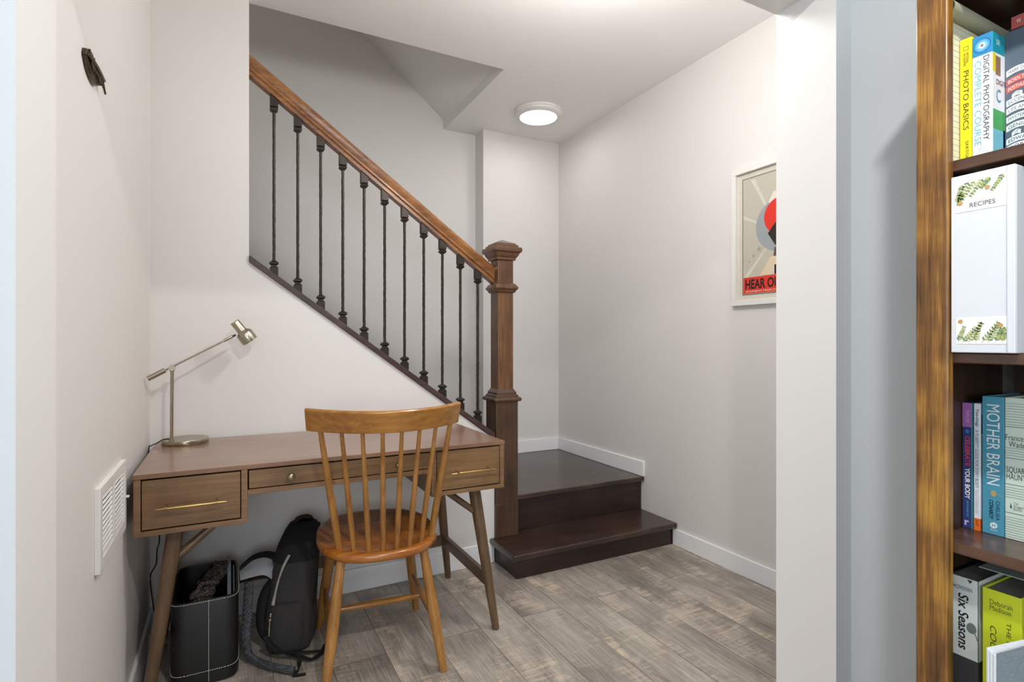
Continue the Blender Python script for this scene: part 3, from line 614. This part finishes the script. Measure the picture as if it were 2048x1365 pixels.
# top shelf
ZA = 1.4582
pd = thing('legal_pad', 'pale yellow ruled writing pad with curled top sheet against the bookcase side', 'notepad', (1.2, .494, ZA))
obj('sheets', bx(1.103, 1.318, .4915, .4990, ZA, 1.728), M['paper'], pd)
b = B(); rings = []
for x in (1.103, 1.318):
    r_ = [];
    for i in range(40):
        t = i/39*2*math.pi*1.35; rad = .0142-.0028*i/39; r_.append(Vector((x, .4845+rad*math.cos(t)*.9, 1.730+rad*math.sin(t))))
    rings.append(r_)
loft(b, rings, caps=False, closed=False); bmesh.ops.solidify(b, geom=b.faces[:], thickness=.0007); obj('curled_sheet', b, M['paper'], pd)
b = B()
for i in range(24): box(b, 1.104, 1.317, .4912, .4916, ZA+.012+i*.0105, ZA+.0124+i*.0105)
obj('ruled_lines', b, K((176, 190, 190)), pd)
b = B(); box(b, 1.135, 1.1358, .4911, .4916, ZA, 1.722); tube(b, [(1.1355, .4845+.0146*.9*math.cos(t), 1.730+.0146*math.sin(t)) for t in [-1.6+i*.4 for i in range(8)]], .0004, seg=5, n=2); obj('margin_line', b, K((196, 140, 128)), pd)

x = 1.16
t, c = book('paperback_book', 'slim yellow photography paperback between the writing pad and white photography book', x, .4895, .472, ZA, .231, .17, K((244, 222, 30)))
spine(c, 'PHOTO BASICS', x, .4765, .4845, 1.632, 1.527, (58, 54, 20))
spine(c, 'SARTORE', x, .4768, .4812, 1.507, 1.470, (70, 64, 24), 'author_lettering')
spine(c, 'NATIONAL\nGEOGRAPHIC', x, .4765, .4845, 1.664, 1.640, (90, 80, 20), 'publisher_lettering')
b = B()
for q in [(.4770, .4775, 1.668, 1.675), (.4835, .4840, 1.668, 1.675), (.4770, .4840, 1.668, 1.6686), (.4770, .4840, 1.6744, 1.675)]: box(b, x-.0003, x, *q)
obj('emblem', b, K((90, 80, 20)), c, flat=True)
t, c = book('hardback_book', 'thick white and turquoise photography manual with a lens on its spine', x, .4712, .4432, ZA, .226, .172, K((238, 241, 243)))
patchx(c, x, .4434, .4710, 1.649, 1.684, (52, 140, 196)); 
b = B(); lathe(b, [(.0005, 0.00025), (.0122, 0.00025), (.0122, .0003), (.0005, .0003)], (x, .4572, 1.6655), (-1, 0, 0), 40); obj('lens_ring', b, K((22, 66, 110)), c)
b = B(); lathe(b, [(.0005, 0.0003), (.0114, 0.0003), (.0114, .00036), (.0005, .00036)], (x, .4572, 1.6655), (-1, 0, 0), 40); obj('lens_glass', b, K((70, 158, 208)), c)
b = B(); lathe(b, [(.0005, .0003), (.0085, .0003), (.0085, .0005), (.0005, .0005)], (x, .4572, 1.6655), (-1, 0, 0), 32); obj('lens_disc', b, K((120, 190, 226)), c)
b = B(); lathe(b, [(.0005, .0003), (.005, .0003), (.005, .0006), (.0005, .0006)], (x, .4572, 1.6655), (-1, 0, 0), 32); obj('lens_centre', b, K((226, 230, 234)), c)
b = B(); box(b, x-.0009, x-.0006, .4545, .4599, 1.665, 1.666); box(b, x-.0009, x-.0006, .4567, .4577, 1.6628, 1.6682); obj('emblem', b, K((60, 66, 72)), c)
spine(c, 'DIGITAL PHOTOGRAPHY', x, .4472, .4555, 1.646, 1.500, (62, 70, 80)); spine(c, 'COMPLETE COURSE', x, .4585, .4680, 1.641, 1.493, (104, 190, 206))
across(c, 'NEW\nEDITION', x, .4640, .4475, 1.476, 1.490, (196, 206, 212), 'edition_lettering')
yb_ = .4432
patchy(c, yb_, x+.003, x+.045, 1.650, 1.684, (22, 150, 170)); patchy(c, yb_, x, x+.003, 1.649, 1.684, (30, 188, 200)); patchy(c, yb_, x+.002, x+.012, 1.617, 1.648, (240, 212, 40)); patchy(c, yb_, x+.012, x+.030, 1.612, 1.645, (150, 112, 80))
patchy(c, yb_, x+.003, x+.045, 1.518, 1.552, (52, 164, 74)); patchy(c, yb_, x+.003, x+.045, 1.47, 1.518, (110, 188, 206)); patchy(c, yb_, x+.040, x+.06, 1.46, 1.52, (20, 60, 150))
obj('cover_lettering', text_bm('DIGITAL', (x+.014, yb_-.0003, 1.596), (1, 0, 0), (0, 0, 1), .05, .009), K((50, 56, 70)), c, flat=True)
obj('cover_lettering', text_bm('C', (x+.014, yb_-.0003, 1.566), (1, 0, 0), (0, 0, 1), .016, .022), K((70, 160, 180)), c, flat=True)
obj('publisher_lettering', text_bm('DK', (x+.014, yb_-.0003, 1.664), (1, 0, 0), (0, 0, 1), .012, .009), K((220, 236, 238)), c, flat=True)
x2 = 1.205
t, c = book('hardback_book', 'slate grey hardback with white and red ribbon banners on its spine', x2, .4425, .388, ZA, .2325, .14, K((84, 98, 112)))
rows = [('MARK DERY', 1.612, (226, 230, 232), (110, 118, 126), .036), ('BORN TO BE', 1.596, (206, 92, 84), (240, 232, 228), .040), ('POSTHUMOUS', 1.583, (206, 92, 84), (240, 232, 228), .042), ('THE', 1.572, (226, 230, 232), (110, 118, 126), .014), ('ECCENTRIC', 1.560, (226, 230, 232), (110, 118, 126), .042), ('LIFE AND', 1.546, (226, 230, 232), (110, 118, 126), .034), ('MYSTERIOUS', 1.531, (226, 230, 232), (110, 118, 126), .042), ('GENIUS', 1.516, (226, 230, 232), (90, 98, 106), .034), ('OF', 1.506, (226, 230, 232), (110, 118, 126), .012), ('EDWARD', 1.493, (226, 230, 232), (70, 78, 86), .040), ('GOREY', 1.480, (226, 230, 232), (70, 78, 86), .038)]
for i, (s, z, cb_, ct, wd) in enumerate(rows):
    yl = .4405 if wd > .03 else .433; b = B(); n = 10; hh = .0105 if wd > .02 else .007; sag = lambda f: .0055*f+.0025*math.sin(f*math.pi*1.3)
    loft(b, [[Vector((x2-l_, yl-wd*j/n, z+sag(j/n)+dz)) for l_, dz in ((.0001, 0), (.0005, 0), (.0005, hh), (.0001, hh))] for j in range(n+1)]); obj('ribbon_banner', b, K(cb_), c, flat=True)
    tb = text_bm(s, (x2-.0006, yl-.003, z+.002), (0, -1, 0), (0, 0, 1), wd-.006, hh*.58)
    for v in tb.verts: v.co.z += sag((yl-v.co.y)/wd)
    obj('banner_lettering', tb, K(ct), c, flat=True)
t = thing('hardback_book', 'dusty red book lying flat on the slate grey hardback', 'book', (1.27, .38, 1.691), 0, 'books in the bookcase')
b = B(); box(b, 1.2, 1.34, .33, .432, 1.7095, 1.7115); box(b, 1.2, 1.34, .33, .432, 1.691, 1.693); box(b, 1.2, 1.203, .33, .432, 1.693, 1.7095); c = obj('cover', b, K((176, 84, 80)), t); obj('page_block', bx(1.203, 1.335, .333, .429, 1.693, 1.7095), M['pages'], t)
obj('title_lettering', text_bm('W', (1.2, .425, 1.698), (0, -1, 0), (0, 0, 1), .006, .007), K((236, 222, 216)), c, flat=True)

# second shelf: recipe binder
xb = 1.075; ZB = 1.1325
bd = thing('recipe_binder', 'wide white recipe binder with leaf printed labels on the second shelf', 'binder', (1.2, .424, ZB))
b = B(); box(b, xb, xb+.004, .382, .4665, ZB, 1.426); box(b, xb+.004, 1.335, .4635, .4665, ZB, 1.426); box(b, xb+.004, 1.335, .382, .385, ZB, 1.426); cv = obj('binder_cover', b, plain('white_vinyl', (220, 224, 230), .3, noise=.01), bd, .0018, 3)
obj('paper_stack', bx(1.10, 1.328, .39, .459, ZB+.006, 1.405), M['pages'], bd)
obj('seam', bx(xb-.0012, xb+.001, .3905, .3925, ZB+.002, 1.424), K((206, 212, 220)), cv, .0006)
def card(y0, y1, z0, z1): return obj('label_card', bx(xb-.0006, xb, y0, y1, z0, z1), K((246, 246, 242)), cv)
def leafspray(parent, stems, berries):
    cols = [K((150, 164, 92)), K((104, 138, 98)), K((188, 190, 124))]; b = B()
    rn = random.Random(11)
    for (y, z, a, L) in stems:
        d = Vector((0, math.cos(a), math.sin(a))); p = Vector((xb-.0008, y, z)); nr = Vector((0, -d.z, d.y))
        prism(b, [p+nr*.0002, p-nr*.0002, p+d*L-nr*.0002, p+d*L+nr*.0002], (-.0003, 0, 0), 0)
        for i in range(7):
            q = p+d*L*(i+1)/7.2
            for s in (-1, 1):
                ld = (d*.75+nr*s*.8).normalized(); ln = Vector((0, -ld.z, ld.y)); ll = .0058*(1-.06*i)
                prism(b, [q, q+ld*ll*.3+ln*.0011, q+ld*ll*.7+ln*.0011, q+ld*ll, q+ld*ll*.7-ln*.0011, q+ld*ll*.3-ln*.0011], (-.0003, 0, 0), rn.randrange(3))
    obj('leaf_print', b, cols, parent, flat=True)
    b = B()
    for y, z in berries: lathe(b, [(.0003, .0008), (.0033, .0008), (.0033, .0013), (.0003, .0013)], (xb, y, z), (-1, 0, 0), 20)
    obj('berry_print', b, K((198, 156, 96)), parent, flat=True)
c1_ = card(.391, .4600, 1.3645, 1.418)
leafspray(c1_, [(.449, 1.412, -1.25, .026), (.440, 1.416, -1.1, .036), (.431, 1.415, -1.0, .034), (.421, 1.416, -1.0, .032), (.412, 1.415, -.9, .020), (.395, 1.416, -1.0, .028), (.450, 1.398, -1.3, .020)], [(.4525, 1.3795), (.4165, 1.398)])
across(c1_, 'RECIPES', xb-.0007, .440, .4065, 1.3705, 1.3775, (70, 74, 80))
c2_ = card(.3915, .4590, 1.147, 1.190)
leafspray(c2_, [(.456, 1.150, 1.9, .026), (.450, 1.149, 2.2, .030), (.442, 1.149, 2.1, .036), (.432, 1.149, 1.75, .032), (.424, 1.149, 2.15, .038), (.416, 1.149, 2.0, .030), (.406, 1.150, 1.9, .022), (.398, 1.150, 1.75, .022)], [(.4525, 1.184), (.400, 1.1765)])

# third shelf
ZC3 = .8115; x = 1.19
t, c = book('paperback_book', 'slim navy paperback with a purple top band on the third shelf', x, .4985, .4845, ZC3, .228, .142, K((48, 62, 116)), hard=.001)
patchx(c, x, .4846, .4984, .9955, 1.0393, (164, 104, 172)); patchy(c, .4845, x, x+.142, ZC3, 1.0393, (86, 158, 166))
spine(c, 'TAYLOR', x, .4880, .4930, 1.0265, 1.0035, (206, 180, 220), 'author_lettering'); spine(c, 'CELEBRATE', x, .4868, .4945, .979, .925, (214, 70, 96), bold=.02); spine(c, 'YOUR BODY', x, .4868, .4945, .921, .865, (238, 236, 232), bold=.02); spine(c, '(AND ITS CHANGES, TOO!)', x, .4890, .4930, .862, .833, (96, 176, 208), 'subtitle_lettering'); across(c, 'r', x, .4950, .4880, .817, .826, (214, 170, 214), 'publisher_lettering', bold=.04)
b = B(); prism(b, [(x-.0003, .4912+.0045*math.sin(i*math.pi/5)*(1 if i % 2 == 0 else .5), .9875+.0055*math.cos(i*math.pi/5)*(1 if i % 2 == 0 else .5)) for i in range(10)], (.0003, 0, 0)); obj('emblem', b, K((70, 110, 176)), c, flat=True)
t, c = book('paperback_book', 'slim white paperback with an orange foot beside the navy paperback', x, .4812, .4718, ZC3, .228, .142, K((226, 230, 234)), hard=.001)
patchx(c, x, .4719, .4811, ZC3, .8335, (226, 110, 44)); patchy(c, .4718, x, x+.142, ZC3, .8335, (206, 92, 40)); patchy(c, .4718, x+.006, x+.1, .92, .974, (104, 166, 44)); patchy(c, .4718, x+.004, x+.01, .985, 1.02, (60, 60, 70))
spine(c, 'You-ology', x, .4738, .4795, 1.030, .998, (40, 60, 104), bold=.01); spine(c, 'A PUBERTY GUIDE FOR EVERY BODY', x, .4742, .4792, .992, .888, (70, 110, 150), 'subtitle_lettering'); spine(c, 'HOLLIS  HUTCHISON  LOWE', x, .4745, .4790, .884, .842, (190, 190, 200), 'author_lettering'); spine(c, 'AAP', x, .4742, .4785, .831, .820, (90, 30, 20), 'publisher_lettering')
t, c = book('hardback_book', 'teal blue hardback with large white lettering on the third shelf', x, .4690, .4380, ZC3, .2425, .142, K((78, 152, 178)))
spine(c, 'MOTHER BRAIN', x, .4440, .4625, 1.040, .899, (234, 240, 240)); spine(c, 'CHELSEA', x, .4440, .4495, .872, .838, (40, 60, 74), 'author_lettering'); spine(c, 'CONABOY', x, .4530, .4590, .872, .838, (28, 44, 60), 'author_lettering', bold=.02, shear=.2)
b = B(); lathe(b, [(.0003, .0003), (.0052, .0003), (.0052, .0006), (.0003, .0006)], (x, .4525, .828), (-1, 0, 0), 28); obj('emblem', b, K((224, 236, 238)), c, flat=True); across(c, 'H', x-.0004, .4548, .4502, .8255, .8305, (78, 152, 178), 'publisher_lettering', bold=.03); across(c, 'BOOKS', x, .4570, .4480, .8185, .8215, (224, 236, 238), 'publisher_lettering')
b = B(); prism(b, [(x-.0003, .4530+.004*math.cos(i*math.pi/8), .884+.0055*math.sin(i*math.pi/8)) for i in range(16)], (.0003, 0, 0)); tube(b, [(x-.0002, .450, .884), (x-.0002, .444, .882), (x-.0002, .4385, .880)], .0003, seg=5); obj('illustration', b, K((186, 160, 110)), c, flat=True)
t, c = book('hardback_book', 'pale green hardback with typewriter lettering and thin ruled lines', x, .4370, .385, ZC3, .2430, .142, K((206, 222, 208)))
b = B()
for z in [.815+i*.0042 for i in range(9)]+[.883+i*.0042 for i in range(5)]+[.955+i*.0042 for i in range(4)]+[1.008+i*.0045 for i in range(9)]: box(b, x-.0003, x, .3855, .4368, z, z+.0006)
for z in (.856, .905, .950, 1.004): box(b, x-.0003, x, .3855, .4368, z, z+.0011)
obj('ruled_lines', b, K((112, 124, 112)), c, flat=True)
across(c, 'Francesca\n  Wade', x, .4360, .401, .970, .991, (70, 78, 72), 'author_lettering'); across(c, 'SQUARE\nHAUNTING', x, .4350, .396, .914, .936, (60, 68, 64)); across(c, 'Tim\nDuggan\nBooks', x, .4255, .412, .862, .876, (120, 130, 122), 'publisher_lettering')
b = B(); prism(b, [(x-.0003, .4300, .865), (x-.0003, .4288, .874), (x-.0003, .4276, .865)], (.0003, 0, 0)); obj('emblem', b, K((40, 46, 42)), c, flat=True)

# bottom visible shelf
ZD = .4872; x = 1.13
t, c = book('hardback_book', 'pale grey cookbook with a black foot on the lowest visible shelf', x, .4900, .4510, ZD, .2550, .19, K((60, 60, 62)), 'pages_d')
zw = .604; j_ = obj('dust_jacket', join([bx(x-.0006, x+.18, .4504, .4512, zw, ZD+.2545), bx(x-.0006, x+.0002, .4504, .4906, zw, ZD+.2545), bx(x-.0006, x+.18, .4898, .4906, zw, ZD+.2545)]), K((206, 212, 208)), t)
xx = x-.0007
across(j_, 'MCFADDEN', xx, .4860, .4590, .7195, .7260, (70, 74, 74), 'author_lettering'); spine(j_, 'Six Seasons', xx, .4640, .4790, .7130, .6170, (34, 38, 38), bold=.015, shear=.15)
b = B(); prism(b, [(xx, .4600+.0072*math.cos(i*math.pi/8), .657+.0105*math.sin(i*math.pi/8)*(1 if i < 8 else .7)) for i in range(16)], (-.0003, 0, 0)); tube(b, [(xx, .458, .655), (xx, .4535, .648), (xx, .451, .640)], .0009, seg=6); obj('vegetable_print', b, K((112, 118, 114)), j_, flat=True)
b = B(); prism(b, [(xx, .466, .7400), (xx, .459, .7400), (xx, .4598, .7365), (xx, .4625, .7345)], (-.0003, 0, 0)); obj('vegetable_print', b, K((70, 66, 52)), j_, flat=True)
t, c = book('hardback_book', 'thick chartreuse cookbook beside the pale grey cookbook', x, .4450, .394, ZD, .2490, .19, K((196, 208, 34)), 'pages_d')
across(c, 'Deborah\nMadison', x, .4350, .4050, .7020, .7200, (90, 96, 24), 'author_lettering'); spine(c, 'THE NEW VEGETARIAN', x, .4070, .4130, .690, .540, (70, 78, 20)); spine(c, 'COOKING', x, .4260, .4345, .676, .592, (60, 68, 18), shear=.25); spine(c, 'for Everyone', x, .4290, .4335, .588, .54, (60, 68, 18), 'subtitle_lettering', shear=.25)
t, c = book('hardback_book', 'dark navy book at the frame edge past the chartreuse cookbook', x+.01, .3925, .360, ZD, .2500, .17, K((26, 30, 42)))
# grey booklet leaning out in front
bk = thing('booklet', 'grey covered white paper booklet leaning before the chartreuse cookbook', 'booklet', (1.06, .403, ZD))
dv = Vector((.92, -.39, 0)).normalized(); nv = Vector((-.39, -.92, 0)).normalized(); p = Vector((1.062, .4105, ZD))
def slab(b, a, n0, n1, z0, z1, l0, l1, tilt=.010): 
    q = [a+nv*n0+dv*l0, a+nv*n1+dv*l0, a+nv*n1+dv*l1, a+nv*n0+dv*l1]
    vs = [b.verts.new(v+Vector((0, 0, z0-ZD))) for v in q]+[b.verts.new(v+Vector((0, 0, z1-ZD+(tilt if i in (2, 3) else 0)))) for i, v in enumerate(q)]
    for f in ((0, 3, 2, 1), (4, 5, 6, 7), (0, 1, 5, 4), (1, 2, 6, 5), (2, 3, 7, 6), (3, 0, 4, 7)): b.faces.new([vs[i] for i in f])
b = B()
for i in range(9): slab(b, p, i*.0013, i*.0013+.0009, ZD, .668-.0008*i, -.001*(i % 3)-.0015*(8-i)*.3, .06)
obj('paper_sheets', b, K((232, 235, 240)), bk)
b = B(); slab(b, p, .0120, .0132, ZD, .6655, .0012, .062, .012); obj('cover', b, plain('grey_card_cover', (128, 140, 146), .6, noise=.12, nscale=260), bk)
tag(obj('paper_sheet', bx(1.20, 1.335, .415, .478, .7435, .7450), K((206, 220, 210)), None), 'pale paper sheet lying on top of the cookbooks', 'paper')
